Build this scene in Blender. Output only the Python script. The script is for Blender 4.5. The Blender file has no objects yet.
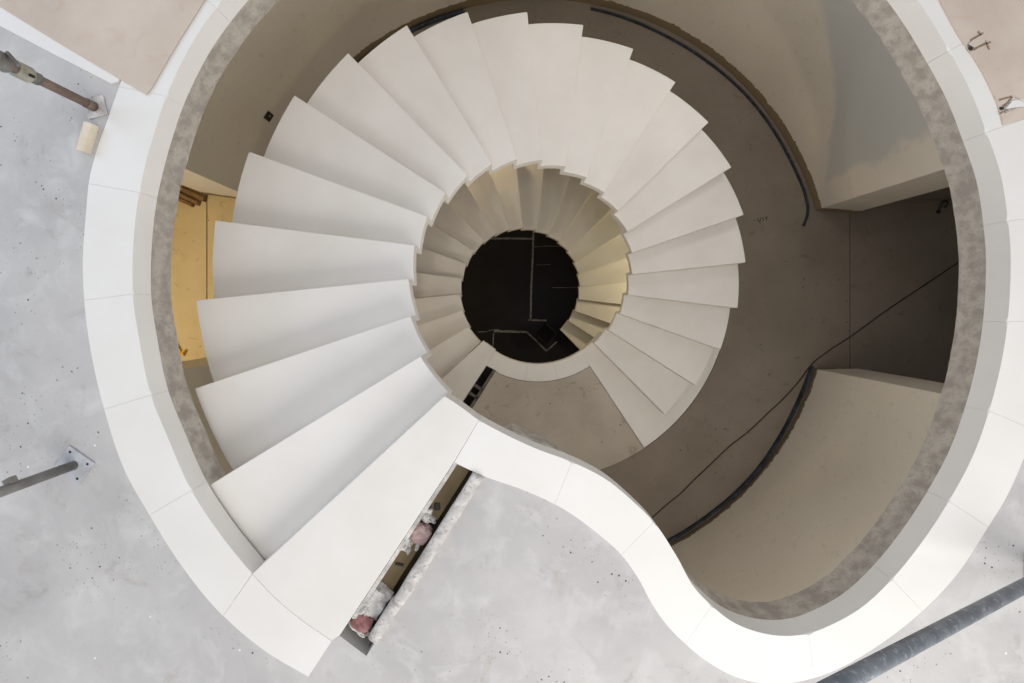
import bpy, bmesh, math, random
from mathutils import Vector, Matrix, noise
from mathutils.geometry import tessellate_polygon
random.seed(7)
PI = math.pi
scene = bpy.context.scene
col = scene.collection

# ---------------------------------------------------------------- measures
H, F = 2.15, 455.0            # eye height above the upper floor, focal length in px of the 1024 frame
NX, NY = 505.7, 308.4         # straight-down point of the photograph
S = H / F                     # metres per px in the plane of the upper floor
RISE = 0.165
LV1, LV2 = -22 * RISE, -44 * RISE
DTH, TH0 = 0.2241, 2.3690
RI, RO = 206.8 * S, 469.4 * S
AX, AY = 86.0 * S, 57.1 * S   # stair axis


def P(px, py, z=0.0):
    """photo pixel -> point on the horizontal plane z"""
    k = (H - z) / F
    return Vector(((px - NX) * k, -(py - NY) * k, z))


def Q(x, y, z=0.0):
    """px measured in the plane of the upper floor from the straight-down point -> world"""
    return Vector((x * S, -y * S, z))


def pol(r, th, z=0.0):
    """r in metres about the stair axis, th clockwise seen from above"""
    return Vector((AX + r * math.cos(th), AY - r * math.sin(th), z))


# ---------------------------------------------------------------- materials
def new_mat(name):
    m = bpy.data.materials.new(name)
    m.use_nodes = True
    nt = m.node_tree
    b = nt.nodes['Principled BSDF']
    return m, nt, b


def lin(c):
    def f(v):
        v /= 255.0
        return v / 12.92 if v <= 0.04045 else ((v + 0.055) / 1.055) ** 2.4
    return (f(c[0]), f(c[1]), f(c[2]), 1.0)


class NT:
    def __init__(self, nt):
        self.nt = nt
        self.geo = nt.nodes.new('ShaderNodeNewGeometry')
        self.pos = self.geo.outputs['Position']

    def link(self, a, b):
        self.nt.links.new(a, b)

    def noise(self, scale, detail=4, rough=0.55, vec=None, dist=0.0):
        n = self.nt.nodes.new('ShaderNodeTexNoise')
        n.inputs['Scale'].default_value = scale
        n.inputs['Detail'].default_value = detail
        n.inputs['Roughness'].default_value = rough
        n.inputs['Distortion'].default_value = dist
        self.link(vec or self.pos, n.inputs['Vector'])
        return n.outputs['Fac']

    def ramp(self, fac, a, b, ca=(0, 0, 0, 1), cb=(1, 1, 1, 1)):
        r = self.nt.nodes.new('ShaderNodeValToRGB')
        r.color_ramp.elements[0].position = a
        r.color_ramp.elements[1].position = b
        r.color_ramp.elements[0].color = ca
        r.color_ramp.elements[1].color = cb
        self.link(fac, r.inputs['Fac'])
        return r.outputs['Color']

    def mix(self, fac, a, b):
        m = self.nt.nodes.new('ShaderNodeMix')
        m.data_type = 'RGBA'
        for sock, v in ((m.inputs[0], fac), (m.inputs[6], a), (m.inputs[7], b)):
            if hasattr(v, 'is_linked'):
                self.link(v, sock)
            else:
                sock.default_value = v
        return m.outputs[2]

    def math(self, op, a, b=None):
        m = self.nt.nodes.new('ShaderNodeMath')
        m.operation = op
        for i, v in enumerate((a, b)):
            if v is None:
                continue
            if hasattr(v, 'is_linked'):
                self.link(v, m.inputs[i])
            else:
                m.inputs[i].default_value = v
        return m.outputs[0]

    def xyz(self):
        s = self.nt.nodes.new('ShaderNodeSeparateXYZ')
        self.link(self.pos, s.inputs[0])
        return s.outputs

    def specks(self, scale, size, keep):
        """mask of irregular dots: Voronoi cells, a few of them kept"""
        v = self.nt.nodes.new('ShaderNodeTexVoronoi')
        v.inputs['Scale'].default_value = scale
        self.link(self.pos, v.inputs['Vector'])
        near = self.math('LESS_THAN', v.outputs['Distance'], size)
        sep = self.nt.nodes.new('ShaderNodeSeparateColor')
        self.link(v.outputs['Color'], sep.inputs[0])
        sel = self.math('LESS_THAN', sep.outputs[0], keep)
        return self.math('MULTIPLY', near, sel)

    def bump(self, h, strength, dist, bsdf):
        b = self.nt.nodes.new('ShaderNodeBump')
        b.inputs['Strength'].default_value = strength
        b.inputs['Distance'].default_value = dist
        self.link(h, b.inputs['Height'])
        self.link(b.outputs[0], bsdf.inputs['Normal'])


def mottled(name, c1, c2, scale=3.0, rough=0.8, fine=40.0, bump=0.15, bd=0.004, metallic=0.0, c3=None, lo=0.35, hi=0.65):
    m, nt, b = new_mat(name)
    n = NT(nt)
    f = n.noise(scale, 6)
    c = n.mix(n.ramp(f, lo, hi), lin(c1), lin(c2))
    if c3:
        c = n.mix(n.ramp(n.noise(scale * 4.3, 5), 0.55, 0.75), c, lin(c3))
    n.link(c, b.inputs['Base Color'])
    b.inputs['Roughness'].default_value = rough
    b.inputs['Metallic'].default_value = metallic
    if bump:
        n.bump(n.noise(fine, 5), bump, bd, b)
    return m


M = {}
M['stone'] = mottled('pale_limestone', (238, 236, 233), (233, 230, 226), 2.2, 0.55, 90, 0.05, 0.002)
M['tread'] = mottled('tread_limestone', (234, 231, 227), (227, 223, 218), 2.0, 0.6, 80, 0.05, 0.002)
M['edge_concrete'] = mottled('cast_concrete_edge', (188, 181, 171), (160, 152, 143), 16, 0.9, 70, 0.4, 0.005, c3=(150, 142, 133), lo=0.38, hi=0.62)
M['mortar'] = mottled('white_mortar', (222, 219, 216), (180, 175, 172), 14, 0.95, 60, 0.7, 0.01, c3=(150, 145, 142))
M['brick'] = mottled('red_brick', (128, 82, 80), (160, 118, 116), 20, 0.9, 60, 0.5, 0.006)
M['olive'] = mottled('olive_brown_panel', (124, 107, 76), (108, 92, 64), 8, 0.7, 60, 0.15, 0.003)
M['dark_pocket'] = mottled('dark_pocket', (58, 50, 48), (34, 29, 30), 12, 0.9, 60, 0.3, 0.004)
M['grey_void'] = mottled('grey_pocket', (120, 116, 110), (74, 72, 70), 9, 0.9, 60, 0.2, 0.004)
M['rust'] = mottled('rusty_steel', (142, 124, 112), (112, 96, 86), 9, 0.65, 60, 0.2, 0.002, 0.35)
M['steel'] = mottled('galvanised_steel', (152, 150, 146), (116, 113, 108), 10, 0.5, 60, 0.15, 0.002, 0.5)
M['bluesteel'] = mottled('weathered_blue_grey_steel', (142, 148, 155), (112, 118, 126), 13, 0.55, 50, 0.2, 0.002, 0.3, c3=(184, 190, 196))
M['plate'] = mottled('dusty_plate', (196, 198, 204), (172, 174, 180), 12, 0.8, 60, 0.4, 0.003)
M['darksteel'] = mottled('dark_steel', (70, 68, 66), (46, 45, 44), 12, 0.6, 60, 0.2, 0.002, 0.4)
M['knuckle'] = mottled('zinc_collar', (186, 184, 168), (150, 148, 136), 20, 0.5, 60, 0.3, 0.003, 0.4)
M['wood'] = mottled('pale_wood', (234, 224, 204), (218, 204, 180), 12, 0.75, 50, 0.2, 0.003)
M['plank'] = mottled('brown_timber', (150, 116, 70), (112, 82, 46), 10, 0.75, 50, 0.2, 0.003)
M['strip'] = mottled('blue_black_foam', (46, 56, 70), (20, 22, 26), 5, 0.7, 50, 0.3, 0.003, c3=(62, 80, 102))
M['cable'] = mottled('dark_cable', (38, 32, 28), (28, 24, 22), 10, 0.7, 50, 0, 0)
M['black_floor'] = None
M['crate'] = mottled('black_plastic', (6, 6, 7), (3, 3, 3), 12, 0.8, 50, 0.1, 0.002)
M['chalk'] = mottled('grey_line', (128, 130, 136), (88, 90, 98), 18, 0.9, 50, 0, 0)
M['yellow'] = mottled('yellow_plastic', (236, 186, 20), (200, 150, 10), 20, 0.5, 50, 0.1, 0.002)
M['plain_wall'] = mottled('warm_plaster', (206, 192, 160), (196, 180, 148), 2, 0.9, 60, 0.1, 0.002)
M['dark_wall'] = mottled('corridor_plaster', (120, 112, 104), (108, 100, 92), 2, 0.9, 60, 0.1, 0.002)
M['joint'] = mottled('dark_joint', (52, 44, 36), (40, 34, 28), 8, 0.95, 50, 0, 0)

# --- upper floor screed: dusty grey concrete, plaster smears, dark pits
def screed(name, base, lo, smear, pit, brown):
    m, nt, b = new_mat(name)
    n = NT(nt)
    c = n.mix(n.ramp(n.noise(1.3, 7, 0.6), 0.36, 0.66), lin(lo), lin(base))
    c = n.mix(n.math('MULTIPLY', n.ramp(n.noise(6.0, 8, 0.62, dist=0.6), 0.50, 0.72), 0.55), c, lin(smear))
    c = n.mix(n.math('MULTIPLY', n.ramp(n.noise(3.3, 8, 0.7, dist=1.0), 0.58, 0.74), 0.6), c, lin(brown))
    c = n.mix(n.math('MULTIPLY', n.ramp(n.noise(4.7, 9, 0.72, dist=0.4), 0.60, 0.72), 0.5), c, lin((148, 145, 142)))
    grime = n.ramp(n.noise(2.1, 3, 0.5), 0.50, 0.60)
    c = n.mix(n.math('MULTIPLY', n.specks(30.0, 0.14, 0.32), grime), c, lin(pit))
    c = n.mix(n.math('MULTIPLY', n.specks(60.0, 0.22, 0.22), grime), c, lin(brown))
    c = n.mix(n.specks(19.0, 0.10, 0.05), c, lin((236, 236, 238)))
    n.link(c, b.inputs['Base Color'])
    b.inputs['Roughness'].default_value = 0.92
    n.bump(n.noise(30, 8, 0.65), 0.35, 0.006, b)
    return m

M['screed'] = screed('dusty_screed', (205, 203, 202), (186, 184, 184), (220, 219, 218), (86, 82, 78), (168, 160, 150))

# --- brown concrete of the level below
def low_floor(name, a, bcol, spot, mark):
    m, nt, b = new_mat(name)
    n = NT(nt)
    c = n.mix(n.ramp(n.noise(1.1, 7, 0.6), 0.36, 0.66), lin(a), lin(bcol))
    c = n.mix(n.math('MULTIPLY', n.ramp(n.noise(5.0, 8, 0.7, dist=1.2), 0.58, 0.72), 0.6), c, lin(spot))
    c = n.mix(n.math('MULTIPLY', n.specks(9.0, 0.10, 0.16), 0.8), c, lin(spot))
    c = n.mix(n.math('MULTIPLY', n.ramp(n.noise(3.6, 8, 0.7, dist=0.8), 0.66, 0.78), 0.5), c, lin(mark))
    n.link(c, b.inputs['Base Color'])
    b.inputs['Roughness'].default_value = 0.9
    n.bump(n.noise(22, 8, 0.65), 0.3, 0.006, b)
    return m

M['low_floor'] = low_floor('brown_concrete', (138, 128, 117), (126, 116, 104), (92, 80, 68), (158, 148, 134))
M['landing'] = low_floor('landing_concrete', (190, 182, 170), (168, 160, 148), (104, 94, 84), (184, 176, 164))
M['room_floor'] = low_floor('lamp_tinted_concrete', (214, 192, 146), (200, 178, 132), (140, 116, 70), (222, 204, 160))  # yellow of the room light painted into the concrete colour
M['black_floor'] = low_floor('black_membrane', (20, 22, 34), (10, 11, 19), (6, 6, 8), (44, 45, 50))

# --- curved plaster wall: taupe, raw brown band at its foot, grey fresh patch
def wall_mat(name, c1, c2, patch=None, band_h=0.125):
    m, nt, b = new_mat(name)
    n = NT(nt)
    c = n.mix(n.ramp(n.noise(0.9, 5, 0.5), 0.36, 0.64), lin(c1), lin(c2))
    c = n.mix(n.math('MULTIPLY', n.ramp(n.noise(14, 3, 0.5), 0.62, 0.70), 0.2), c, lin((160, 152, 140)))
    x, y, z = n.xyz()
    if patch:
        wob = n.math('MULTIPLY', n.math('SUBTRACT', n.noise(1.5, 5, 0.6), 0.5), 0.7)
        lim = n.math('ADD', n.math('MULTIPLY', n.math('SUBTRACT', y, 1.44), 0.885), -3.4)
        above = n.ramp(n.math('ADD', n.math('SUBTRACT', n.math('ADD', z, n.math('MULTIPLY', wob, 0.35)), lim), 0.5), 0.46, 0.54)
        away = n.ramp(n.math('SUBTRACT', n.math('ADD', y, wob), 1.02), 0.46, 0.54)
        east = n.math('GREATER_THAN', x, 1.0)
        c = n.mix(n.math('MULTIPLY', n.math('MULTIPLY', above, away), east), c, lin(patch))
    foot = n.math('ADD', z, n.math('MULTIPLY', n.math('SUBTRACT', n.noise(9, 5, 0.65), 0.5), 0.10))
    band = n.math('LESS_THAN', foot, LV1 + band_h)
    c = n.mix(band, c, lin((124, 108, 84)))
    n.link(c, b.inputs['Base Color'])
    b.inputs['Roughness'].default_value = 0.9
    n.bump(n.noise(9, 5, 0.6), 0.12, 0.008, b)
    return m

M['wall'] = wall_mat('taupe_plaster', (208, 201, 190), (200, 193, 181), patch=(184, 184, 181))
M['wall2'] = wall_mat('taupe_plaster_front', (210, 203, 190), (202, 194, 180), None, 0.07)

# --- protective board: pinkish brown fibreboard
def board_mat():
    m, nt, b = new_mat('pinkish_fibreboard')
    n = NT(nt)
    c = n.mix(n.ramp(n.noise(2.4, 7, 0.6), 0.34, 0.68), lin((201, 185, 171)), lin((216, 202, 189)))
    c = n.mix(n.math('MULTIPLY', n.ramp(n.noise(7, 6, 0.6, dist=1.5), 0.56, 0.72), 0.4), c, lin((192, 168, 150)))
    n.link(c, b.inputs['Base Color'])
    b.inputs['Roughness'].default_value = 0.85
    n.bump(n.noise(40, 5), 0.1, 0.003, b)
    return m
M['board'] = board_mat()
M['board_edge'] = mottled('torn_board', (150, 128, 110), (120, 100, 84), 20, 0.9, 60, 0.3, 0.003)


# ---------------------------------------------------------------- mesh helpers
def link(name, bm, mat, parent=None, bevel=0.0, seg=2, smooth=False, kind=None):
    me = bpy.data.meshes.new(name)
    bmesh.ops.recalc_face_normals(bm, faces=bm.faces)
    if parent is not None:
        off = parent.location.copy()
        for v in bm.verts:
            v.co -= off
    bm.to_mesh(me)
    bm.free()
    if smooth:
        for p in me.polygons:
            p.use_smooth = True
    o = bpy.data.objects.new(name, me)
    col.objects.link(o)
    if parent is not None:
        o.parent = parent
    for mm in (mat if isinstance(mat, (list, tuple)) else [mat]):
        me.materials.append(mm)
    if bevel:
        md = o.modifiers.new('bevel', 'BEVEL')
        md.width = bevel
        md.segments = seg
        md.limit_method = 'ANGLE'
        md.angle_limit = math.radians(50)
    if kind:
        o['kind'] = kind
    return o


def tag(o, label, cat, group=None):
    o['label'] = label
    o['category'] = cat
    if group:
        o['group'] = group
    return o


def thing(name, label, cat, loc, group=None):
    o = bpy.data.objects.new(name, None)
    o.empty_display_size = 0.1
    col.objects.link(o)
    o.location = loc
    return tag(o, label, cat, group)


def prism(loop, z0, z1, holes=(), bm=None, jit=0.0):
    """vertical prism of a plan polygon (with holes)"""
    bm = bm or bmesh.new()
    loops = [list(loop)] + [list(h) for h in holes]
    flat = [Vector((p.x, p.y, 0)) for l in loops for p in l]
    low, top = [], []
    for p in flat:
        jx, jy = (random.uniform(-jit, jit), random.uniform(-jit, jit)) if jit else (0, 0)
        low.append(bm.verts.new((p.x + jx, p.y + jy, z0 + (random.uniform(-jit, jit) if jit else 0))))
        top.append(bm.verts.new((p.x, p.y, z1)))
    if holes:
        for a, b, c in tessellate_polygon([[Vector((p.x, p.y, 0)) for p in l] for l in loops]):
            bm.faces.new((top[a], top[b], top[c]))
            bm.faces.new((low[c], low[b], low[a]))
    else:
        bm.faces.new(top)
        bm.faces.new(low[::-1])
    i0 = 0
    for l in loops:
        n = len(l)
        for i in range(n):
            a, b = i0 + i, i0 + (i + 1) % n
            bm.faces.new((low[a], low[b], top[b], top[a]))
        i0 += n
    return bm


def box(c, size, rz=0.0, bm=None, tilt=None):
    bm = bm or bmesh.new()
    r = bmesh.ops.create_cube(bm, size=1.0)
    mt = Matrix.Translation(c) @ Matrix.Rotation(rz, 4, 'Z')
    if tilt:
        mt = mt @ tilt
    mt = mt @ Matrix.Diagonal((size[0], size[1], size[2], 1))
    bmesh.ops.transform(bm, matrix=mt, verts=r['verts'])
    return bm


def bar(a, b, ra, rb=None, seg=24, bm=None):
    """round bar from a to b"""
    bm = bm or bmesh.new()
    a, b = Vector(a), Vector(b)
    d = b - a
    r = bmesh.ops.create_cone(bm, cap_ends=True, segments=seg, radius1=ra, radius2=ra if rb is None else rb, depth=d.length)
    q = d.to_track_quat('Z', 'Y').to_matrix().to_4x4()
    bmesh.ops.transform(bm, matrix=Matrix.Translation((a + b) / 2) @ q, verts=r['verts'])
    return bm


def pipe(a, b, ro, ri, seg=28, bm=None):
    """hollow tube"""
    bm = bm or bmesh.new()
    a, b = Vector(a), Vector(b)
    q = (b - a).to_track_quat('Z', 'Y').to_matrix()
    rings = []
    for base, r in ((a, ro), (b, ro), (b, ri), (a, ri)):
        rings.append([bm.verts.new(base + q @ Vector((r * math.cos(2 * PI * i / seg), r * math.sin(2 * PI * i / seg), 0))) for i in range(seg)])
    for k in range(4):
        A, B = rings[k], rings[(k + 1) % 4]
        for i in range(seg):
            bm.faces.new((A[i], A[(i + 1) % seg], B[(i + 1) % seg], B[i]))
    return bm


def sweep(pts, prof, bm=None, up=Vector((0, 0, 1)), cap=True):
    """profile (list of (side, up)) along a path that lies about level"""
    bm = bm or bmesh.new()
    rings = []
    for i, p in enumerate(pts):
        t = (pts[min(i + 1, len(pts) - 1)] - pts[max(i - 1, 0)]).normalized()
        s = t.cross(up).normalized()
        u = s.cross(t)
        rings.append([bm.verts.new(p + s * a + u * b) for a, b in prof])
    n = len(prof)
    for A, B in zip(rings, rings[1:]):
        for i in range(n):
            bm.faces.new((A[i], A[(i + 1) % n], B[(i + 1) % n], B[i]))
    if cap:
        bm.faces.new(rings[0][::-1])
        bm.faces.new(rings[-1])
    return bm


def circle_prof(r, n=10, flat=1.0):
    return [(r * math.cos(2 * PI * i / n), r * flat * math.sin(2 * PI * i / n)) for i in range(n)]


def lump(c, size, seed, rough=0.3, sub=3, rz=0.0):
    """a broken, irregular piece"""
    bm = bmesh.new()
    bmesh.ops.create_icosphere(bm, subdivisions=sub, radius=1.0)
    for v in bm.verts:
        n = v.co.normalized()
        # squarish body
        k = max(abs(n.x), abs(n.y), abs(n.z))
        n = n.lerp(n / k, 0.55)
        f = 1.0 + rough * noise.noise(v.co * 1.7 + Vector((seed * 3.1, seed, 0))) + rough * 0.5 * noise.noise(v.co * 4.5 + Vector((seed, 0, seed * 2)))
        v.co = n * f
    mt = Matrix.Translation(c) @ Matrix.Rotation(rz, 4, 'Z') @ Matrix.Diagonal((size[0] / 2, size[1] / 2, size[2] / 2, 1))
    bmesh.ops.transform(bm, matrix=mt, verts=bm.verts)
    return bm


def catmull(pts, step=0.03):
    out = []
    n = len(pts)
    for i in range(n - 1):
        p0 = pts[max(i - 1, 0)]
        p1, p2 = pts[i], pts[i + 1]
        p3 = pts[min(i + 2, n - 1)]
        # centripetal-ish tangents
        d01 = max((p1 - p0).length, 1e-6); d12 = max((p2 - p1).length, 1e-6); d23 = max((p3 - p2).length, 1e-6)
        m1 = (p2 - p1) if i == 0 else ((p1 - p0) / d01 * d12 * d12 / (d01 + d12) + (p2 - p1) * d01 / (d01 + d12))
        m2 = (p2 - p1) if i == n - 2 else ((p2 - p1) * d23 / (d12 + d23) + (p3 - p2) / d23 * d12 * d12 / (d12 + d23))
        k = max(1, int(math.ceil(d12 / step)))
        for j in range(k):
            t = j / k
            h00 = 2 * t**3 - 3 * t**2 + 1; h10 = t**3 - 2 * t**2 + t; h01 = -2 * t**3 + 3 * t**2; h11 = t**3 - t**2
            out.append(p1 * h00 + m1 * h10 + p2 * h01 + m2 * h11)
    out.append(pts[-1].copy())
    return out


def nearest(curve, p):
    return min(range(len(curve)), key=lambda i: (curve[i] - p).length_squared)


def arc(r, a, b, n=None, z=0.0):
    n = n or max(2, int(abs(b - a) * r / 0.06))
    return [pol(r, a + (b - a) * i / n, z) for i in range(n + 1)]


# ---------------------------------------------------------------- the well edge, traced clockwise from the top step
CX, CY = 571.5, 267.0
def circ(r, degs):
    return [(CX + r * math.cos(math.radians(d)), CY + r * math.sin(math.radians(d))) for d in degs]

inner_px = [(252, 574), (220, 534), (191.5, 490.5), (168, 438), (151, 395), (139.3, 340), (132.9, 294), (132.5, 268), (134.5, 229.5),
            (139.3, 192.5), (148.1, 154.2), (156, 126.9), (166.5, 96), (176.9, 72.3), (194.5, 39), (216, 7.8)] \
    + circ(439, (-136, -124, -112, -100, -88, -76, -64, -52, -43)) \
    + [(917.8, 0), (949, 50.8), (968.5, 87), (986.5, 132.5), (1000, 172), (1008, 221), (1010.5, 249), (1010.5, 278), (1007.6, 322),
       (1000, 369), (989, 411), (972, 458), (948.9, 501), (923.5, 540), (892, 579), (860, 608.6), (833, 624), (808.4, 633.5), (785, 636), (757.7, 632),
       (732, 621.5), (711.8, 605.7), (694.9, 588.3), (676.5, 556), (653.8, 522), (634.2, 502.5), (606.9, 480), (572, 462), (537, 449), (502, 432.7),
       (479, 420), (457, 404), (444.6, 396)]
outer_px = [(308, 677), (266, 652), (223, 616), (178.8, 561.8), (149.5, 515), (125.7, 472.8), (104.2, 409.3), (89.5, 344), (83.7, 294), (82.7, 268.6),
            (86, 212), (89.5, 178), (97.3, 148.4), (107, 121), (119, 86.8)] \
    + circ(489, (-150, -140, -128, -116, -104, -92, -80, -68, -56, -46, -36, -26, -16, -6, 4)) \
    + [(1052, 350), (1043, 408), (1024, 458), (1006, 498), (985, 532), (955, 577), (918, 615), (876, 647), (840, 668), (814, 678), (780, 684), (745, 680),
       (706.9, 661.3), (685.4, 643.8), (666, 624), (652, 604), (638, 578), (621.5, 555), (597, 533), (560, 507), (521.6, 489.4), (482.5, 475.6), (454, 462.5)]
inner = catmull([P(*p) for p in inner_px])
outer = catmull([P(*p) for p in outer_px])

# slot between the top step and the screed
slot_tl, slot_tr, slot_br, slot_bl = P(454.5, 462.5), P(480, 475.5), P(366, 657), P(339.5, 637)
landing_end = P(331.6, 641)

Z_STONE, Z_SLAB = -0.112, -0.247
BIG = 6.6
rect = [Vector((-BIG, -BIG, 0)), Vector((BIG, -BIG, 0)), Vector((BIG, BIG, 0)), Vector((-BIG, BIG, 0))]

# ---------------------------------------------------------------- the setting: upper floor
hole = [p for p in outer if (p - slot_tl).length > 0.14] + [slot_tr, slot_br, slot_bl, landing_end]
link('floor', prism(rect, Z_STONE, -0.006, [hole]), M['screed'], kind='structure')

# structural slab below: its cut edge shows under the stone curb
i_j1 = nearest(inner, P(191.5, 490.5))
slab_hole = []
axis = Vector((AX, AY, 0))
for i, p in enumerate(inner):
    d = (p - axis)
    th_p = math.atan2(-d.y, d.x)
    px_ = p.x / S + NX
    if i < len(inner) // 2 and 2.2 < th_p < 2.585:
        p = axis + d * ((d.length + 0.07) / d.length)
    else:
        if i > len(inner) // 2 and p.y < -0.2 and px_ < 700:
            # set back under the S-shaped nose, but for one rough bulge
            k_ = 1.0 - max(0.0, min(1.0, (px_ - 668) / 32))
            b_ = max(0.0, min(1.0, (px_ - 503) / 9)) * max(0.0, min(1.0, (600 - px_) / 50))
            k_ -= (1.12 + 0.10 * noise.noise(p * 14)) * b_
            p = p - Vector((0.50, 0.866, 0)) * 0.055 * k_
        p = p + Vector((noise.noise(p * 7) * 0.003, noise.noise(p * 7 + Vector((5, 5, 0))) * 0.003, 0))
    slab_hole.append(p)
# under the top step the slab stops just behind the nosing
nose_in, nose_out = P(444.6, 396), P(252, 574)
back = Vector((0.03, -0.055, 0))
slab_hole = slab_hole[:-3] + [nose_in + back * 1.3, slab_hole[0] + back * 1.2]
slot_hole = [slot_tl + Vector((0.004, -0.006, 0)), slot_tr, slot_br, slot_bl]
link('floor', prism(rect, Z_SLAB, Z_STONE, [slab_hole, slot_hole], jit=0.0012), M['edge_concrete'], kind='structure')

# ---------------------------------------------------------------- stone curb around the well
curb = thing('stone_curb', 'white stone curb ring framing the big stair opening on the upper floor', 'curb', P(83, 298))
joints = [((252, 574), (223, 616)), ((191.5, 490.5), (149.5, 512)), ((151, 395), (104, 409.3)), ((132.9, 294), (83.7, 298)), ((139.3, 192.9), (90, 185.5)), ((166.5, 96), (119, 87)), ((216, 8), (176, -22))]
for k in range(1, 9):
    d = -143.8 + 12.64 * k
    joints.append((circ(439, (d,))[0], circ(489, (d,))[0]))
joints += [((949, 50.5), (992, 25)), ((987, 132), (1032, 115)), ((1008.6, 222), (1058, 215)), ((1007.6, 319), (1058, 322)), ((989, 413), (1040, 431)),
           ((949, 501), (988, 526)), ((892.9, 582.6), (923, 615)), ((808.4, 634), (815, 680)), ((711.8, 606), (685.4, 643.8)), ((653, 523), (621.5, 555)),
           ((572, 464), (554.8, 503)), ((479, 420), (454, 462.5))]
ji = [(nearest(inner, P(*a)), nearest(outer, P(*b))) for a, b in joints]
GAP = 0.0004
for n_, ((i0, o0), (i1, o1)) in enumerate(zip(ji, ji[1:])):
    a, b = inner[i0:i1 + 1], outer[o0:o1 + 1]
    a, b = [p.copy() for p in a], [p.copy() for p in b]
    ta, tb = (a[1] - a[0]).normalized() * GAP, (b[1] - b[0]).normalized() * GAP
    a[0] += ta; b[0] += tb
    ta, tb = (a[-1] - a[-2]).normalized() * GAP, (b[-1] - b[-2]).normalized() * GAP
    a[-1] -= ta; b[-1] -= tb
    bm = prism(a + b[::-1], Z_STONE + 0.001, 0.0)
    # wide easing on the edge towards the well, hairline elsewhere
    bm.edges.ensure_lookup_table()
    ends = {(round(p.x, 5), round(p.y, 5)) for p in a}
    sel = [e for e in bm.edges if all(abs(v.co.z) < 1e-6 and (round(v.co.x, 5), round(v.co.y, 5)) in ends for v in e.verts) and len(e.link_faces) == 2
           and e.calc_length() < 0.2]
    bmesh.ops.bevel(bm, geom=sel, offset=0.011, segments=4, affect='EDGES', profile=0.5)
    link('coping_stone', bm, M['stone'], curb, smooth=False)
# last stone beside the top step
i0, o0 = ji[0]
ln = catmull([P(252.1, 574.2), P(276, 599), P(304, 622), P(331.6, 641)])
ob = [p.copy() for p in outer[:o0 + 1]]
bm = prism([p + Vector((-GAP, -GAP, 0)) for p in ln] + ob, Z_STONE + 0.001, 0.0)
link('coping_stone', bm, M['stone'], curb, bevel=0.0015, seg=1)

# ---------------------------------------------------------------- staircases
TT = 0.092         # slab part of a step
EPS = 0.030        # riser thickness

def tread_bm(th_front, ro, ro_in=RI, dth=DTH, rise=RISE):
    """one solid L-shaped step about the stair axis at the origin, top at z = 0; front (nosing) at th_front"""
    bm = bmesh.new()
    def pt(r, th, z, back=0.0):
        # back: offset perpendicular to the nosing, towards the upper steps
        v = Vector((r * math.cos(th), -r * math.sin(th), z))
        w = Vector((math.sin(th), math.cos(th), 0))       # direction of decreasing th
        return v + w * back
    n = 6
    thb = th_front - dth
    # plan outline, two zones: body (behind the riser) and riser strip
    def outline(r):
        return [pt(r, thb, 0, EPS - 0.002)] + [pt(r, thb + dth * i / n, 0) for i in range(1, n)] + [pt(r, th_front, 0, EPS), pt(r, th_front, 0)]
    I, O = outline(ro_in), outline(ro)
    N = len(I)
    def col_(p, z):
        return bm.verts.new((p.x, p.y, z))
    it = [col_(p, 0) for p in I]; ot = [col_(p, 0) for p in O]
    zb = -TT
    ib = [col_(p, zb) for p in I[:N - 1]]; obv = [col_(p, zb) for p in O[:N - 1]]
    zr = -rise + 0.001
    ir = [col_(p, zr) for p in I[N - 2:]]; orr = [col_(p, zr) for p in O[N - 2:]]
    for i in range(N - 1):
        bm.faces.new((it[i], it[i + 1], ot[i + 1], ot[i]))
    for i in range(N - 2):
        bm.faces.new((ib[i], ib[i + 1], it[i + 1], it[i]))
        bm.faces.new((ot[i], ot[i + 1], obv[i + 1], obv[i]))
        bm.faces.new((ib[i + 1], ib[i], obv[i], obv[i + 1]))
    bm.faces.new((ib[0], it[0], ot[0], obv[0]))
    # riser strip
    bm.faces.new((it[N - 2], it[N - 1], ir[1], ir[0], ib[N - 2]))
    bm.faces.new((ot[N - 2], obv[N - 2], orr[0], orr[1], ot[N - 1]))
    bm.faces.new((ib[N - 2], ir[0], orr[0], obv[N - 2]))
    bm.faces.new((ir[0], ir[1], orr[1], orr[0]))
    bm.faces.new((it[N - 1], ot[N - 1], orr[1], ir[1]))
    return bm

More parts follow.
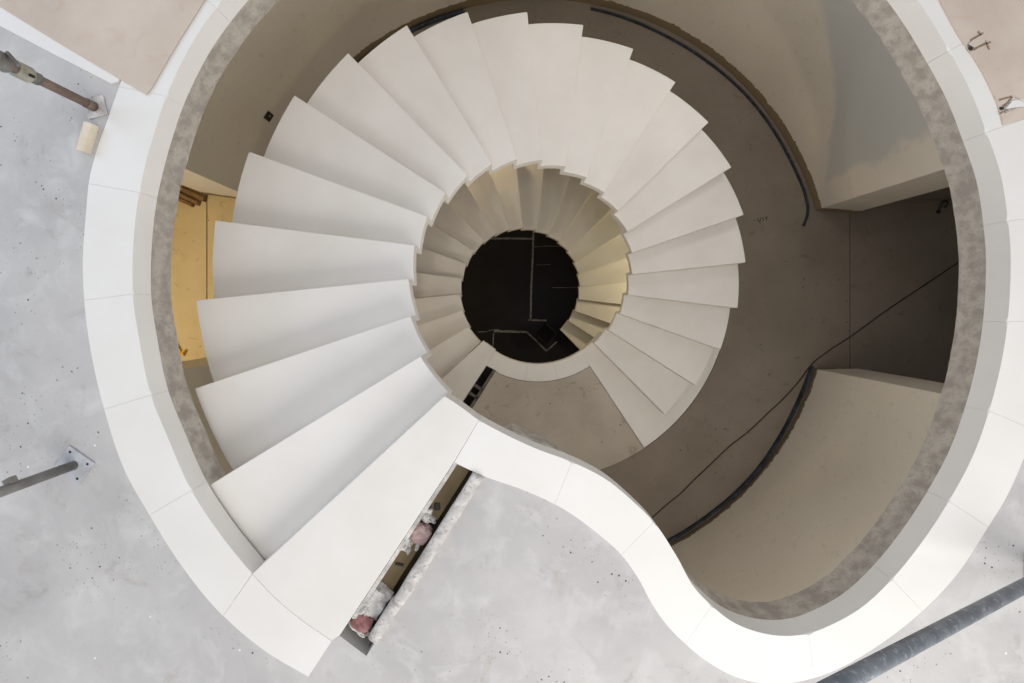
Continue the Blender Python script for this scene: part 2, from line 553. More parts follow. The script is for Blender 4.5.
def staircase(label, ztop, ri=RI):
    root = thing('spiral_staircase', label, 'staircase', Vector((AX, AY, ztop - 22 * RISE)))
    def put(name, bm, z=None, mat=None, bev=0.004):
        # mesh given about the axis with its top level z
        for v in bm.verts:
            v.co += Vector((AX, AY, z))
        return link(name, bm, mat or M['tread'], root, bevel=bev, seg=2)
    # top slab, flush with the floor, its riser below the nosing
    L = [nose_out, nose_in] + [p.copy() for p in inner[nearest(inner, P(479, 420)):-1]][::-1] + [P(453.85, 462.3), slot_bl + Vector((-0.002, 0.003, 0)), landing_end + Vector((0, 0.001, 0))] + [p + Vector((GAP, GAP, 0)) for p in ln][::-1][1:-1]
    bm = prism(L, Z_STONE, 0.0)
    for v in bm.verts:
        v.co.z += ztop
    link('landing_slab', bm, M['tread'], root, bevel=0.003)
    d = (nose_out - nose_in).normalized()
    w = Vector((-d.y, d.x, 0))
    if w.y > 0: w = -w
    bm = prism([nose_in, nose_out, nose_out + w * EPS, nose_in + w * EPS], -0.127, Z_STONE)
    for v in bm.verts:
        v.co.z += ztop
    link('riser', bm, M['tread'], root)
    put('tread', tread_bm(TH0 + DTH, RO + 0.022, ri, DTH, 2 * RISE - 0.128), ztop - 0.128)
    first = put('tread', tread_bm(TH0 + 2 * DTH, RO, ri), ztop - 2 * RISE)
    for k in range(3, 22):
        c = first.copy()
        col.objects.link(c)
        c.parent = root
        # rotate about the axis: mesh verts are relative to the root, which stands on the axis
        c.rotation_euler = (0, 0, -(k - 2) * DTH)
        c.location = (0, 0, -(k - 2) * RISE)
    return root

up = staircase('upper flight of white stone winding steps, broad and bright around the open eye', 0.0)
lowst = staircase('lower flight of beige stone winding steps, seen through the round eye of the flight above', LV1, 216 * S)
for o in lowst.children:
    if o.name.startswith('tread'):
        o.location += Vector((-4 * S, 6 * S, 0))

# stone at the foot of the upper flight, level with the lower floor
LZ = LV1
th_l = 0.986
foot = [pol(r, th_l) for r in (RI, 1.0, 1.6, 518 * S)] + arc(518 * S, th_l, -0.55)[1:] + [pol(440 * S, -0.55)] + arc(440 * S, -0.55, 0.62)[1:] + arc(RI, 0.62, th_l)[:-1]
bm = prism(foot, LZ - 0.11, LZ)
o = link('bottom_step', bm, M['tread'], up, bevel=0.003)
# round stone curb of the eye on the lower landing
c2 = thing('stone_curb', 'beige stone curb curving round the dark eye at the edge of the lower landing', 'curb', pol(230 * S, 1.5, LZ))
j2 = [th_l, 1.36, 1.70, 2.05]
for a_, b_ in zip(j2, j2[1:]):
    e = 0.0005
    lp = arc(RI, a_ + e, b_ - e) + arc(254 * S, b_ - e, a_ + e)
    if b_ == 2.05:
        lp = arc(RI, a_ + e, 2.158) + [P(454, 462.5) , P(480, 475.5)] + arc(254 * S, 2.0, a_ + e)
    link('coping_stone', prism(lp, LZ - 0.112, LZ), M['tread'], c2, bevel=0.003)

# ---------------------------------------------------------------- level below: floors
def at_z(bm, dz):
    for v in bm.verts:
        v.co.z += dz
    return bm
R520, R480 = 520 * S, 482 * S
well = arc(R480, TH0 - 0.02, 5.72) + arc(R520, 5.73, th_l + 2 * PI) + arc(R520, th_l, TH0 - 0.03)[1:]
XR, XL = 850.0, 207.0   # joint lines at the two door thresholds
def Qx(px):             # px on the lower floor -> world x
    return P(px, 300, LV1).x
xr, xl = Qx(849.8), Qx(207.2)
# brown gallery floor, threshold to threshold, then the corridor and the side room
yt, yb, xt = Q(0, -345).y, Q(0, 170).y, Q(-640, 0).x
mid = [Vector((xl, yb, 0)), Vector((xl, -BIG, 0)), Vector((xr, -BIG, 0)), Vector((xr, BIG, 0)), Vector((xl, BIG, 0)), Vector((xl, yt, 0)), Vector((xt, yt, 0)), Vector((xt, yb, 0))]
ZF = LV1 - 0.004
link('floor', prism(mid, LV1 - 0.25, ZF, [well]), M['low_floor'], kind='structure')
link('floor', prism([Vector((xr + 0.012, -BIG, 0)), Vector((BIG, -BIG, 0)), Vector((BIG, BIG, 0)), Vector((xr + 0.012, BIG, 0))], LV1 - 0.25, ZF), M['low_floor'], kind='structure')
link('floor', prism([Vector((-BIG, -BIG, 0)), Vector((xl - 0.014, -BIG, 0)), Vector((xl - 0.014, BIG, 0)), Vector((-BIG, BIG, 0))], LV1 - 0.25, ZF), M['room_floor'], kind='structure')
link('floor', prism([Vector((xl, yb, 0)), Vector((xt, yb, 0)), Vector((xt, yt, 0)), Vector((xl, yt, 0))], LV1 - 0.25, ZF), M['room_floor'], kind='structure')  # threshold piece carries the same painted lamp yellow
link('trim_1', box(Vector((xr + 0.006, 0, LV1 - 0.13)), (0.011, 2 * BIG, 0.235)), M['joint'], kind='structure')
link('trim_2', box(Vector((xl - 0.007, 0, LV1 - 0.13)), (0.012, 2 * BIG, 0.235)), M['joint'], kind='structure')
# lighter landing between the two flights
land = arc(255.5 * S, th_l + 0.004, 2.0) + [slot_tr, slot_br] + [pol(R520 - 0.003, TH0 - 0.05)] + arc(R520 - 0.003, TH0 - 0.06, th_l + 0.003)[1:]
link('floor', prism(land, LV1 - 0.25, ZF - 0.002), M['landing'], kind='structure')
# basement floor under black membrane
link('floor', prism(rect, LV2 - 0.2, LV2), M['black_floor'], kind='structure')

# ---------------------------------------------------------------- level below: curved wall with two openings
RW, RB = 775 * S, 876 * S
ztop = Z_SLAB - 0.004
def ang(x, y):
    return math.atan2(y + 57.1, x - 86.0)
a_ur = ang(831, -264) + 2 * PI; a_lr = ang(831.5, 163)
a_ul = ang(-655, -285) + 2 * PI; a_ll = ang(-667, 127)
back_in = arc(RW, a_ul, a_ur)
b_ur = ang(934, -256) + 2 * PI; b_ul = ang(-806, -307) + 2 * PI
back_loop = back_in + [Q(934, -256)] + arc(RB, b_ur - 0.01, b_ul + 0.03) + [Q(-806, -307)]
link('wall_back', prism(back_loop, LV1 - 0.004, ztop), M['wall'], kind='structure')
front_in = arc(RW, a_lr, a_ll)
b_lr = ang(939, 160); b_ll = ang(-800, 134)
front_loop = front_in + [Q(-812, 133)] + arc(RB, b_ll - 0.02, b_lr + 0.01) + [Q(939, 160)]
link('wall_front', prism(front_loop, LV1 - 0.004, ztop), M['wall2'], kind='structure')
# corridor beyond the right-hand opening
e = 0.02
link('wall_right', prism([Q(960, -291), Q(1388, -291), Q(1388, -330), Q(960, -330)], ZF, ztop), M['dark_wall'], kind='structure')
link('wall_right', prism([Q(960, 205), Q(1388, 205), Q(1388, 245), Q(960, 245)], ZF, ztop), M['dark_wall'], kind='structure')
for nm, c, s in (('wall_right', (BIG - 0.1, 0), (0.2, 2 * BIG)), ('wall_left', (-BIG + 0.1, 0), (0.2, 2 * BIG)), ('wall_back', (0, BIG - 0.1), (2 * BIG - 0.44, 0.2)), ('wall_front', (0, -BIG + 0.1), (2 * BIG - 0.44, 0.2))):  # outer walls added out of view round both lower levels, keeping world light out
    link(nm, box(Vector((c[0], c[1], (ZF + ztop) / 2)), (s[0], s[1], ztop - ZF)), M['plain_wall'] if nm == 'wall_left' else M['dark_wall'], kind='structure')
    link(nm, box(Vector((c[0], c[1], (LV2 + LV1 - 0.25) / 2)), (s[0], s[1], LV1 - 0.25 - LV2)), M['plain_wall'], kind='structure')
# side walls of the yellow-lit room
link('wall_left', box(Vector((-5.15, 2.6, (ZF + ztop) / 2)), (2.2, 0.15, ztop - ZF)), M['plain_wall'], kind='structure')
link('wall_left', box(Vector((-5.15, -2.2, (ZF + ztop) / 2)), (2.2, 0.15, ztop - ZF)), M['plain_wall'], kind='structure')

# ---------------------------------------------------------------- strips, cable, boxes at the lower level
def edging(label, pts_px, w=0.014, h=0.05):
    pts = catmull([P(x, y, LV1) for x, y in pts_px], 0.06)
    pts = [p + Vector((0, 0, 0.002 + 0)) for p in pts]
    prof = [(-w, 0.0), (w, 0.0), (w * 0.9, h * 0.8), (w * 0.3, h), (-w * 0.5, h * 0.9)]
    bm = sweep(pts, prof)
    return tag(link('edging_strip', bm, M['strip'], smooth=False), label, 'edging strip')
def wall_pts(a, b, r, n=14, tail=()):
    out = []
    for i in range(n + 1):
        th = a + (b - a) * i / n
        out.append(pol(r + 0.02 * noise.noise(Vector((th * 3, 0.3, 0))), th, LV1))
    return out
def edging3(label, pts, w=0.014, h=0.05):
    pts = catmull(pts, 0.05)
    prof = [(-w, 0.0), (w, 0.0), (w * 0.9, h * 0.8), (w * 0.3, h), (-w * 0.5, h * 0.9)]
    return tag(link('edging_strip', sweep(pts, prof), M['strip']), label, 'edging strip')
tailp = [P(807, 214, LV1), P(803, 226, LV1)]
edging3('blue-black edging strip along the foot of the curved wall behind the steps, top right', wall_pts(4.90, a_ur - 0.06, RW - 0.075, 14) + tailp, 0.011, 0.04)
edging3('blue-black edging strip along the foot of the curved wall below the right-hand doorway', [P(811, 366, LV1)] + wall_pts(a_lr + 0.05, 1.75, RW - 0.05, 12), 0.015, 0.06)
edging3('dark edging strip along the foot of the wall behind the upper left steps', wall_pts(3.75, 4.45, RW - 0.05, 8), 0.02, 0.06)

cpts = [(600, 565), (625, 541), (652, 518), (664, 507), (680, 494), (694, 480), (712, 463), (730, 446), (748, 432), (766, 415), (784, 398), (800, 380), (812, 364), (830, 350), (850, 337), (880, 315), (917, 290), (956, 264), (985, 245)]
bm = sweep(catmull([P(x, y, ZF + 0.0055) for x, y in cpts], 0.04), circle_prof(0.0065, 8))
tag(link('cable', bm, M['cable'], smooth=True), 'thin dark cable running across the brown floor and out through the right-hand doorway', 'cable')

fl = [o for o in bpy.data.objects if o.name.startswith('floor') and o.data.materials[0] == M['low_floor']][0]
mk = bmesh.new()
for a_, b_ in (((753.3, 220.6), (755.0, 220.2)), ((757.2, 218.6), (759.6, 222.2)), ((759.8, 222.2), (760.8, 217.6)), ((762.4, 217.2), (763.6, 220.8)), ((765.2, 216.8), (767.0, 220.6)), ((767.6, 216.6), (766.2, 218.2))):
    A, B = P(a_[0], a_[1], ZF + 0.0012), P(b_[0], b_[1], ZF + 0.0012)
    box((A + B) / 2, ((B - A).length, 0.008, 0.0016), math.atan2((B - A).y, (B - A).x), mk)
link('pencil_mark', mk, M['joint'], fl)

# recessed socket box in the curved wall, beside the sixth step
d = Vector((-237.7, -192.4)); s_ = 2.4125
c = Q(d.x * s_, d.y * s_)
zc = H - (H / (1 / s_))   # height on the wall along that sight line
th = ang(d.x * s_, d.y * s_)
sb = thing('wall_box', 'small dark square socket box set in the curved wall left of the steps', 'socket box', pol(RW - 0.004, th, zc))
def on_wall(off_t, off_z, off_r):
    t = Vector((-math.sin(th), -math.cos(th), 0)); r = Vector((math.cos(th), -math.sin(th), 0))
    return sb.location + t * off_t + Vector((0, 0, off_z)) - r * off_r
link('back', box(on_wall(0, 0, 0.004), (0.006, 0.075, 0.085), -th), M['cable'], sb)
bm = bmesh.new()
for t_, z_, sx, sz in ((-0.042, 0, 0.010, 0.095), (0.042, 0, 0.010, 0.095), (0, 0.048, 0.094, 0.010), (0, -0.048, 0.094, 0.010)):
    box(on_wall(t_, z_, 0.007), (0.014, sx, sz), -th, bm)
link('frame', bm, M['dark_pocket'], sb)
link('terminal', box(on_wall(0.012, -0.006, 0.008), (0.012, 0.022, 0.03), -th), M['rust'], sb)

# conduit stub in the corridor
p0 = P(939, 207, LV1)
cs = thing('conduit_stub', 'small dark bent conduit stub on the corridor floor by the right-hand doorway', 'conduit', p0 + Vector((0, 0, 0)))
arcpts = [p0 + Vector((0.05 * math.cos(t), 0.06 - 0.02, 0.0)) for t in (0,)]
pts = [p0 + Vector((-0.01, -0.06, 0.005)), p0 + Vector((-0.01, 0.0, 0.03)), p0 + Vector((0.0, 0.05, 0.05)), p0 + Vector((0.05, 0.06, 0.05)), p0 + Vector((0.07, 0.02, 0.03)), p0 + Vector((0.06, -0.01, 0.006))]
link('tube', sweep(catmull(pts, 0.01), circle_prof(0.012, 10)), M['darksteel'], cs, smooth=True)
link('flange', bar(p0 + Vector((-0.01, -0.06, -0.004)), p0 + Vector((-0.01, -0.06, 0.012)), 0.024), M['darksteel'], cs)

# timbers on the floor of the side room
for k, (a, b, w, h, lab) in enumerate((((150, 173), (206.5, 200.5), 0.05, 0.075, 'brown timber batten in the yellow-lit room, nearest the doorway reveal'),
                                       ((150, 180), (200.5, 204.5), 0.045, 0.07, 'brown timber batten in the yellow-lit room, between two others'),
                                       ((150, 186), (194.5, 206.0), 0.04, 0.065, 'brown timber batten in the yellow-lit room, outermost from the doorway reveal'))):
    A, B = P(a[0], a[1], LV1), P(b[0], b[1], LV1)
    v = B - A
    bm = box((A + B) / 2 + Vector((0, 0, h / 2 - 0.004)), (v.length, w, h), math.atan2(v.y, v.x))
    tag(link('timber_batten', bm, M['plank'], bevel=0.003), lab, 'batten', 'timber battens in the side room')

# yellow scrap by the doorway reveal
p0 = P(180.5, 354.5, LV1)
ys = thing('plastic_scrap', 'torn yellow plastic scrap on the floor of the yellow-lit room at left', 'scrap', p0)
for k, (dx, dy, a, l) in enumerate(((0, 0.02, 1.9, 0.16), (0.03, 0.0, 0.9, 0.09), (-0.02, -0.01, 2.7, 0.09))):
    bm = bmesh.new()
    n = 6
    vs = []
    for i in range(n + 1):
        t = i / n
        w = 0.028 * (1 - t) + 0.003
        zz = 0.004 + 0.05 * math.sin(t * PI) * (0.6 + 0.3 * k)
        cpt = p0 + Vector((dx + math.cos(a) * l * t, dy + math.sin(a) * l * t, zz))
        nrm = Vector((-math.sin(a), math.cos(a), 0.2 * (-1) ** i))
        vs.append((bm.verts.new(cpt + nrm * w), bm.verts.new(cpt - nrm * w)))
    for i in range(n):
        bm.faces.new((vs[i][0], vs[i + 1][0], vs[i + 1][1], vs[i][1]))
    ob_ = link('flap', bm, M['yellow'], ys)
    md = ob_.modifiers.new('solid', 'SOLIDIFY'); md.thickness = 0.003

# ---------------------------------------------------------------- basement: grey lines and the crate
bf = [o for o in bpy.data.objects if o.name.startswith('floor') and o.data.materials[0] == M['black_floor']][0]
def gline(pts, w):
    bm = sweep([P(x, y, LV2 + 0.0) for x, y in pts], [(-w / 2, 0.0005), (w / 2, 0.0005), (w / 2, 0.004), (-w / 2, 0.004)])
    link('painted_line', bm, M['chalk'], bf)
gline([(486, 238.6), (510, 238.5), (532.2, 238.8)], 0.036)
gline([(533.6, 226), (532.5, 262), (531.2, 290), (530.6, 321)], 0.040)
gline([(528.3, 320), (538, 320.3), (546.5, 320.5)], 0.034)
gline([(494, 331.2), (510, 331.5), (526.5, 332)], 0.046)
gline([(478, 332), (487, 331.6), (490, 330.2), (499, 329.6)], 0.016)
gline([(526, 331.4), (536, 340.5), (546, 350.6)], 0.034)
gline([(546, 351), (551, 347.0), (557, 341.5)], 0.03)
gline([(493.6, 333), (493.2, 341), (492.8, 350)], 0.024)
gline([(534, 247), (548, 246), (562, 246.5)], 0.010)
gline([(552, 287.6), (566, 287.5), (580, 287.6)], 0.009)
gline([(536, 265), (550, 264.5)], 0.008)
cz = LV2 + 0.24
cc = (P(546.2, 321.5, cz) + P(545.8, 345.5, cz)) / 2
cr = thing('crate', 'black open crate turned on its corner on the black basement floor', 'crate', Vector((cc.x, cc.y, LV2 + 0.004)))
rz = math.radians(47)
lx, ly, hh = 0.30, 0.34, 0.23
def cpos(x, y, z):
    v = Matrix.Rotation(rz, 3, 'Z') @ Vector((x, y, 0))
    return Vector((cc.x + v.x, cc.y + v.y, LV2 + 0.005 + z))
bm = box(cpos(0, 0, 0.01), (lx, ly, 0.02), rz)
for x, y, sx, sy in ((lx / 2 - .008, 0, .016, ly), (-lx / 2 + .008, 0, .016, ly), (0, ly / 2 - .008, lx - .032, .016), (0, -ly / 2 + .008, lx - .032, .016)):
    box(cpos(x, y, hh / 2 + 0.01), (sx, sy, hh), rz, bm)
link('body', bm, M['crate'], cr)
bm = bmesh.new()
for x, y, sx, sy in ((lx / 2, 0, .022, ly + .02), (-lx / 2, 0, .022, ly + .02), (0, ly / 2, lx + .02, .022), (0, -ly / 2, lx + .02, .022)):
    box(cpos(x, y, hh + 0.004), (sx, sy, 0.016), rz, bm)
link('rim', bm, M['crate'], cr)
link('handle', bar(cpos(-lx / 2 - 0.015, -0.05, 0.19), cpos(-lx / 2 - 0.015, 0.05, 0.19), 0.008), M['darksteel'], cr)

# ---------------------------------------------------------------- the slot beside the top step
def slotP(t, s, z):
    """t along the slot 0 top .. 1 bottom, s across 0 step side .. 1 screed side"""
    a = slot_tl.lerp(slot_bl, t); b = slot_tr.lerp(slot_br, t)
    p = a.lerp(b, s); p.z = z
    return p
def quad(t0, t1, s0, s1):
    return [slotP(t0, s0, 0), slotP(t0, s1, 0), slotP(t1, s1, 0), slotP(t1, s0, 0)]
sdir = slot_bl - slot_tl
sang = math.atan2(sdir.y, sdir.x)
def slot_stuff(dz, where, dark):
    ch = thing('slot_tray', ('long dark slot tray' if dark else 'olive-brown sheet tray') + ' sunk in the gap beside ' + where, 'tray', slotP(0.5, 0.5, dz - 0.23))
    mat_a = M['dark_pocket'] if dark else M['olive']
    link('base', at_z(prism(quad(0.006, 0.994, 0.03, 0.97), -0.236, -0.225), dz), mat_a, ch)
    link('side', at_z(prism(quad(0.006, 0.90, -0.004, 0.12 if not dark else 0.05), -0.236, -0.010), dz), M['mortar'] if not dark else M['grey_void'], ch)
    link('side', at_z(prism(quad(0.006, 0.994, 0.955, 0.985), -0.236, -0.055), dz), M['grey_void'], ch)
    return ch
slot_stuff(0.0, 'the top step on the upper floor', False)
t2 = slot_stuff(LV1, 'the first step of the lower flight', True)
# contents of the upper slot
panel_a = link('raised_panel', prism(quad(0.01, 0.315, 0.13, 0.66), -0.22, -0.07), M['olive'], bpy.data.objects['slot_tray'], bevel=0.003)
panel_b = link('raised_panel', prism(quad(0.46, 0.73, 0.13, 0.64), -0.22, -0.07), M['olive'], bpy.data.objects['slot_tray'], bevel=0.003)
link('clip', bar(slotP(0.60, 0.25, -0.066), slotP(0.585, 0.50, -0.066), 0.006), M['darksteel'], bpy.data.objects['slot_tray']).parent = panel_b
link('clip', lump(slotP(0.255, 0.38, -0.066), (0.03, 0.035, 0.012), 4), M['darksteel'], bpy.data.objects['slot_tray']).parent = panel_a
def piece(name, lab, cat, t, s, z, size, seed, mat, rz=0.0, rough=0.3):
    o = link(name, lump(slotP(t, s, z), size, seed, rough, 3, sang + rz), mat)
    if lab:
        tag(o, lab, cat)
    return o
tray = bpy.data.objects['slot_tray']
def blob(t, s, z, size, seed, rz=0.0, rough=0.5):
    link('mortar_lump', lump(slotP(t, s, z), size, seed, rough, 3, sang + rz), M['mortar'], tray)
piece('brick_fragment', 'pinkish broken brick wedged in the middle of the slot beside the top step', 'brick', 0.415, 0.42, -0.085, (0.095, 0.085, 0.08), 2, mottled('pink_brick', (206, 182, 178), (172, 142, 140), 14, 0.9, 50, 0.4, 0.006))
piece('brick_fragment', 'dull red broken brick near the lower end of the slot beside the top step', 'brick', 0.900, 0.34, -0.045, (0.085, 0.10, 0.08), 5, M['brick'])
blob(0.30, 0.18, -0.05, (0.05, 0.045, 0.06), 8, 0.3, 0.6)
blob(0.325, 0.38, -0.07, (0.03, 0.06, 0.05), 21, 0.3, 0.6)
blob(0.475, 0.14, -0.06, (0.07, 0.05, 0.07), 11, -0.2, 0.6)
blob(0.50, 0.24, -0.075, (0.04, 0.05, 0.05), 25, -0.2, 0.6)
blob(0.475, 0.55, -0.08, (0.05, 0.02, 0.03), 27, 0.3, 0.5)
blob(0.795, 0.34, -0.08, (0.16, 0.115, 0.13), 14, 0.0, 0.3)
blob(0.835, 0.20, -0.055, (0.07, 0.045, 0.09), 15, 0.0, 0.45)
blob(0.948, 0.36, -0.05, (0.022, 0.11, 0.05), 17, -0.1, 0.4)
link('shadow_pocket', prism(quad(0.325, 0.385, 0.30, 0.75), -0.22, -0.115), M['dark_pocket'], tray)  # solid dark block, shade of the gap painted as colour
# flat grey pocket at the bottom end
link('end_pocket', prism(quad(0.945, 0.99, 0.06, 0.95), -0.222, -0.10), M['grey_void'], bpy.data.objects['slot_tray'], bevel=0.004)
# plaster-caked batten along the screed side, in two lengths
def caked(label, t0, t1, s0, s1, zt, seed, bend=0.0):
    bm = bmesh.new()
    A0, A1 = slotP(t0, s0, 0), slotP(t1, s0, 0)
    n, m_ = 60, 12
    rings = []
    wv = (slotP(t0, s1, 0) - slotP(t0, s0, 0)).normalized()
    wd = 0.058
    for i in range(n + 1):
        t = t0 + (t1 - t0) * i / n
        c_ = slotP(t, (s0 + s1) / 2, 0)
        ring = []
        for j in range(m_):
            a_ = 2 * PI * j / m_
            x_ = math.copysign(abs(math.cos(a_)) ** 0.55, math.cos(a_)) * wd / 2
            z_ = math.copysign(abs(math.sin(a_)) ** 0.55, math.sin(a_)) * 0.030
            q = c_ + wv * x_ + Vector((0, 0, zt - 0.030 + z_))
            f = noise.noise(q * 9 + Vector((seed, 0, 0))) * 0.0035 + noise.noise(q * 40) * 0.0018
            ring.append(bm.verts.new(q + wv * f * (1 if x_ > 0 else -0.6) + Vector((0, 0, f * 0.6))))
        rings.append(ring)
    for A, B in zip(rings, rings[1:]):
        for j in range(m_):
            bm.faces.new((A[j], A[(j + 1) % m_], B[(j + 1) % m_], B[j]))
    bm.faces.new(rings[0][::-1]); bm.faces.new(rings[-1])
    tag(link('caked_batten', bm, M['mortar'], smooth=True), label, 'batten')
caked('long plaster-caked batten along the upper part of the slot beside the top step', 0.0, 0.70, 0.85, 1.05, 0.022, 3)
caked('short plaster-caked batten at the lower end of the slot, thicker and nearer the red brick', 0.705, 0.905, 0.80, 1.0, 0.030, 9)
# bars in the lower slot
for t_ in (0.30, 0.42, 0.60):
    b_ = box(slotP(t_, 0.40, LV1 - 0.045), (0.035, 0.15, 0.05), sang)
    link('cross_bar', b_, M['grey_void'], t2)
link('ledge', at_z(prism(quad(0.0, 1.0, 0.72, 0.99), -0.20, -0.02), LV1), M['grey_void'], t2, bevel=0.003)

# ---------------------------------------------------------------- props
def pk(px, py, z):
    return P(px, py, z)
# prop by the left edge, foot plate on the screed
f0 = P(74.5, 465, 0)
f0.z = -0.006
pr = thing('steel_prop', 'grey steel prop standing on a dusty square plate at the left edge', 'prop', f0)
pl = box(f0 + Vector((0, 0, 0.005)), (0.145, 0.125, 0.010), math.radians(-35))
plate_o = link('base_plate', pl, M['plate'], pr, bevel=0.002)
link('inner_tube', pipe(f0 + Vector((0, 0, 0.010)), f0 + Vector((0, 0, 0.75)), 0.0215, 0.017), M['steel'], pr, smooth=True)
link('outer_tube', pipe(f0 + Vector((0, 0, 0.70)), f0 + Vector((0, 0, 2.6)), 0.028, 0.023), M['steel'], pr, smooth=True)
link('clip', box(f0 + Vector((-0.010, 0.026, 0.275)), (0.035, 0.03, 0.03), 0.5), M['steel'], pr, bevel=0.003)
link('head_plate', box(f0 + Vector((0, 0, 2.606)), (0.14, 0.14, 0.012)), M['steel'], pr)
for sx, sy in ((-.05, .042), (.05, .042), (-.05, -.042), (.05, -.042)):
    v = Matrix.Rotation(math.radians(-35), 3, 'Z') @ Vector((sx, sy, 0))
    link('bolt_hole', bar(f0 + v + Vector((0, 0, 0.0095)), f0 + v + Vector((0, 0, 0.0108)), 0.006), M['darksteel'], pr).parent = plate_o
# prop in the upper left corner
f1 = P(94.5, 107, 0)
f1.z = -0.006
pr = thing('steel_prop', 'rusty brown steel prop with a thick pale collar in the upper left corner', 'prop', f1)
link('base_plate', box(f1 + Vector((0.005, 0.0, 0.005)), (0.095, 0.095, 0.006), 0.25), M['mortar'], pr, bevel=0.002)
link('foot_sleeve', bar(f1 + Vector((0, 0, 0.010)), f1 + Vector((0, 0, 0.05)), 0.0225), M['rust'], pr, smooth=True)
link('inner_tube', pipe(f1 + Vector((0, 0, 0.01)), f1 + Vector((0, 0, 0.42)), 0.0195, 0.015), M['rust'], pr, smooth=True)
link('lower_collar', pipe(f1 + Vector((0, 0, 0.265)), f1 + Vector((0, 0, 0.30)), 0.025, 0.019), M['steel'], pr, smooth=True)
collar_o = link('collar', pipe(f1 + Vector((0, 0, 0.30)), f1 + Vector((0, 0, 0.36)), 0.032, 0.019), M['knuckle'], pr, bevel=0.003)
link('pin', bar(f1 + Vector((-0.045, 0.02, 0.325)), f1 + Vector((0.045, -0.02, 0.325)), 0.006), M['darksteel'], pr).parent = collar_o
nut_o = link('nut', pipe(f1 + Vector((0, 0, 0.385)), f1 + Vector((0, 0, 0.44)), 0.036, 0.019), M['steel'], pr, bevel=0.003)
link('handle', bar(f1 + Vector((0.03, 0.03, 0.41)), f1 + Vector((0.075, -0.02, 0.41)), 0.007), M['steel'], pr).parent = nut_o
link('outer_tube', pipe(f1 + Vector((0, 0, 0.41)), f1 + Vector((0, 0, 2.6)), 0.027, 0.022), M['steel'], pr, smooth=True)
link('head_plate', box(f1 + Vector((0, 0, 2.606)), (0.14, 0.14, 0.012)), M['steel'], pr)
# raking prop lower right
rk = Vector((1.257, -0.086, -0.62))
p1 = Vector((1.0096, -1.128, 0.78))
foot_t = (0.035 - p1.z) / rk.z
ft = p1 + rk * foot_t
pr = thing('steel_prop', 'blue-grey steel tube slanting across the lower right corner of the floor', 'prop', Vector((ft.x, ft.y, -0.006)))
link('tube', pipe(ft, p1 + rk * (-0.55), 0.0245, 0.020, 32), M['bluesteel'], pr, smooth=True)
link('base_plate', box(Vector((ft.x + 0.01, ft.y, 0.0)), (0.15, 0.15, 0.012)), M['steel'], pr, bevel=0.002)
link('knuckle', box(Vector((ft.x, ft.y, 0.02)), (0.06, 0.06, 0.04)), M['darksteel'], pr, bevel=0.003)

# small block beside the prop
b0, b1 = P(89.0, 122.5, 0.03), P(81.0, 151.0, 0.03)
v = b1 - b0
bm = box((b0 + b1) / 2 + Vector((0, 0, -0.0135)), (v.length, 0.036, 0.045), math.atan2(v.y, v.x))
tag(link('wood_block', bm, M['wood'], bevel=0.003), 'small cream wooden block lying on the screed against the curb stones', 'block')

# ---------------------------------------------------------------- protective boards and the stone beneath
st = [P(-60, -10, 0), P(0, 26, 0), P(55, 55, 0), P(111, 83.5, 0), P(118.5, 82, 0), P(128, 60, 0), P(150, 22, 0), P(165, -10, 0), P(180, -40, 0), P(-60, -200, 0)]
tag(link('paving_slab', prism(st, -0.006, 0.004), M['stone'], bevel=0.002), 'white stone slab edge showing under the left fibreboard sheet', 'slab')
ZB = 0.005
bl = [P(-70, -40, ZB), P(0, 7, ZB), P(70, 50, ZB), P(138, 90, ZB), P(146.5, 95, ZB), P(152.5, 87, ZB), P(168, 60, ZB), P(181.6, 37, ZB), P(205, 0, ZB), P(230, -40, ZB), P(230, -200, ZB), P(-70, -200, ZB)]
tag(link('protective_board', prism(bl, 0.0045, 0.0095), M['board'], bevel=0.001, seg=1), 'pinkish fibreboard sheet with a pointed corner covering the stone, top left', 'board')

bd = thing('protective_board', 'pinkish fibreboard sheet with two torn notches covering the stone, top right', 'board', P(1000, 60, 0.0015))
br = catmull([P(905, -60, ZB), P(939, 0, ZB), P(960.7, 39, ZB), P(975, 60, ZB), P(986, 79, ZB), P(997, 103, ZB)], 0.05) + [P(1000, 112, ZB), P(1003, 125, ZB), P(1024, 119, ZB), P(1100, 95, ZB), P(1100, -60, ZB)]
n1 = [P(966, 45.5, ZB), P(972, 40.5, ZB), P(981, 34.5, ZB), P(985.5, 43, ZB), P(974, 50.5, ZB), P(969, 51.5, ZB)]
n2 = [P(1001, 105.5, ZB), P(1008, 102, ZB), P(1014, 96, ZB), P(1020, 99, ZB), P(1034, 96, ZB), P(1036, 106, ZB), P(1016, 108, ZB), P(1004, 114, ZB)]
link('sheet', prism(br, 0.0015, 0.0075, [n1, n2]), M['board'], bd)
def scrap(pts, z, mat, name='torn_flap'):
    link(name, prism([P(x, y, z) for x, y in pts], z, z + 0.003), mat, bd)
scrap([(968, 44), (972, 40.5), (981.5, 35), (985, 42.5), (974, 48)], 0.009, M['board'])
for a, b_ in (((970, 40.5), (983, 33)), ((978, 31.5), (981.5, 37)), ((972, 49.5), (990.5, 42)), ((985, 41), (989, 49.5)), ((1001, 110), (1012, 97.5)), ((1000, 113.5), (1008, 109.5)), ((999, 100), (1012, 96.5))):
    A, B = P(a[0], a[1], 0.008), P(b_[0], b_[1], 0.008)
    d_ = (B - A)
    link('cut_edge', box((A + B) / 2, (d_.length, 0.007, 0.004), math.atan2(d_.y, d_.x)), M['board_edge'], bd)
scrap([(1005, 109), (1012, 101), (1018, 100.5), (1026, 104), (1036, 103), (1036, 107), (1020, 107)], 0.010, M['stone'])
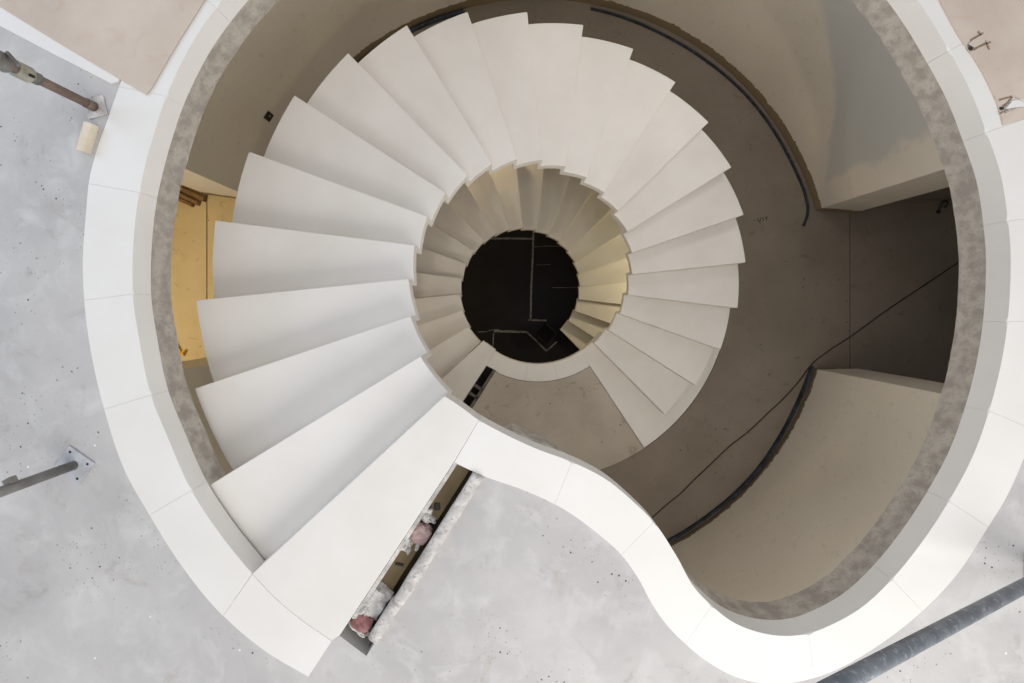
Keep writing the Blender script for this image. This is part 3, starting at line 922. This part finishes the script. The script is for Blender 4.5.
link('tape_knot', lump(P(970.3, 48.2, 0.010), (0.016, 0.016, 0.008), 3), M['darksteel'], bd)
link('tape_knot', lump(P(1001.5, 108.5, 0.010), (0.018, 0.014, 0.008), 6), M['darksteel'], bd)

# ---------------------------------------------------------------- light
w = bpy.data.worlds.new('daylight')
scene.world = w
w.use_nodes = True
bg = w.node_tree.nodes['Background']
bg.inputs[0].default_value = (0.95, 0.97, 1.0, 1)
bg.inputs[1].default_value = 0.48

def area(name, loc, target, size, power, color, sy=None):
    l = bpy.data.lights.new(name, 'AREA')
    l.energy = power
    l.color = color
    l.size = size
    if sy:
        l.shape = 'RECTANGLE'
        l.size_y = sy
    o = bpy.data.objects.new(name, l)
    col.objects.link(o)
    o.location = loc
    o.rotation_euler = (Vector(target) - Vector(loc)).to_track_quat('-Z', 'Y').to_euler()
    return o
def point(name, loc, power, color, r=0.15):
    l = bpy.data.lights.new(name, 'POINT')
    l.energy = power
    l.color = color
    l.shadow_soft_size = r
    o = bpy.data.objects.new(name, l)
    col.objects.link(o)
    o.location = loc
    return o
area('window_light_front', (2.0, -4.4, 3.5), (0.6, -0.5, -0.4), 4.5, 205, (1.0, 0.955, 0.895), 3.5)
area('window_light_left', (-6.0, 2.5, 3.2), (-1.0, 0.0, -0.3), 3.5, 98, (0.66, 0.80, 1.0), 3.0)
area('sky_light', (0.3, 0.4, 7.0), (0.3, 0.3, 0), 3.5, 95, (1.0, 0.98, 0.96))
for k, th_ in enumerate((0.75, 1.6, 4.0, 4.75, 5.45, 6.15)):  # fill lights added out of sight under the slab to lift the lower level
    point('gallery_fill', pol(3.05, th_, -0.62), (21, 8, 6, 9, 24, 9)[k], (1.0, 0.97, 0.94), 0.25)
point('gallery_fill', pol(2.5, 1.30, -0.75), 17, (1.0, 0.96, 0.90), 0.3)  # added fill, brightens the inner step faces and risers
point('gallery_fill', pol(2.5, 1.85, -0.75), 6, (1.0, 0.96, 0.90), 0.3)  # second added fill on the landing side
point('room_lamp', (-4.6, -0.6, -1.0), 118, (1.0, 0.92, 0.74))
point('basement_light', pol(3.1, 6.3, -5.6), 80, (1.0, 0.86, 0.54))
point('basement_light', pol(3.0, 2.9, -5.0), 56, (1.0, 0.77, 0.40))  # added warm fill to yellow the lower flight
point('basement_light', pol(2.9, 4.4, -5.0), 36, (1.0, 0.77, 0.40))  # likewise an added warm fill, no fixture here

# ---------------------------------------------------------------- camera
cd = bpy.data.cameras.new('camera')
cam = bpy.data.objects.new('camera', cd)
col.objects.link(cam)
cam.location = (0, 0, H)
cam.rotation_euler = (0, 0, 0)
cd.sensor_width = 36.0
cd.lens = F / 1024 * 36.0
cd.shift_x = (512 - NX) / 1024
cd.shift_y = (NY - 341.5) / 1024
cd.clip_start = 0.05
cd.clip_end = 60
scene.camera = cam
scene.view_settings.view_transform = 'Standard'
scene.view_settings.exposure = 0.0
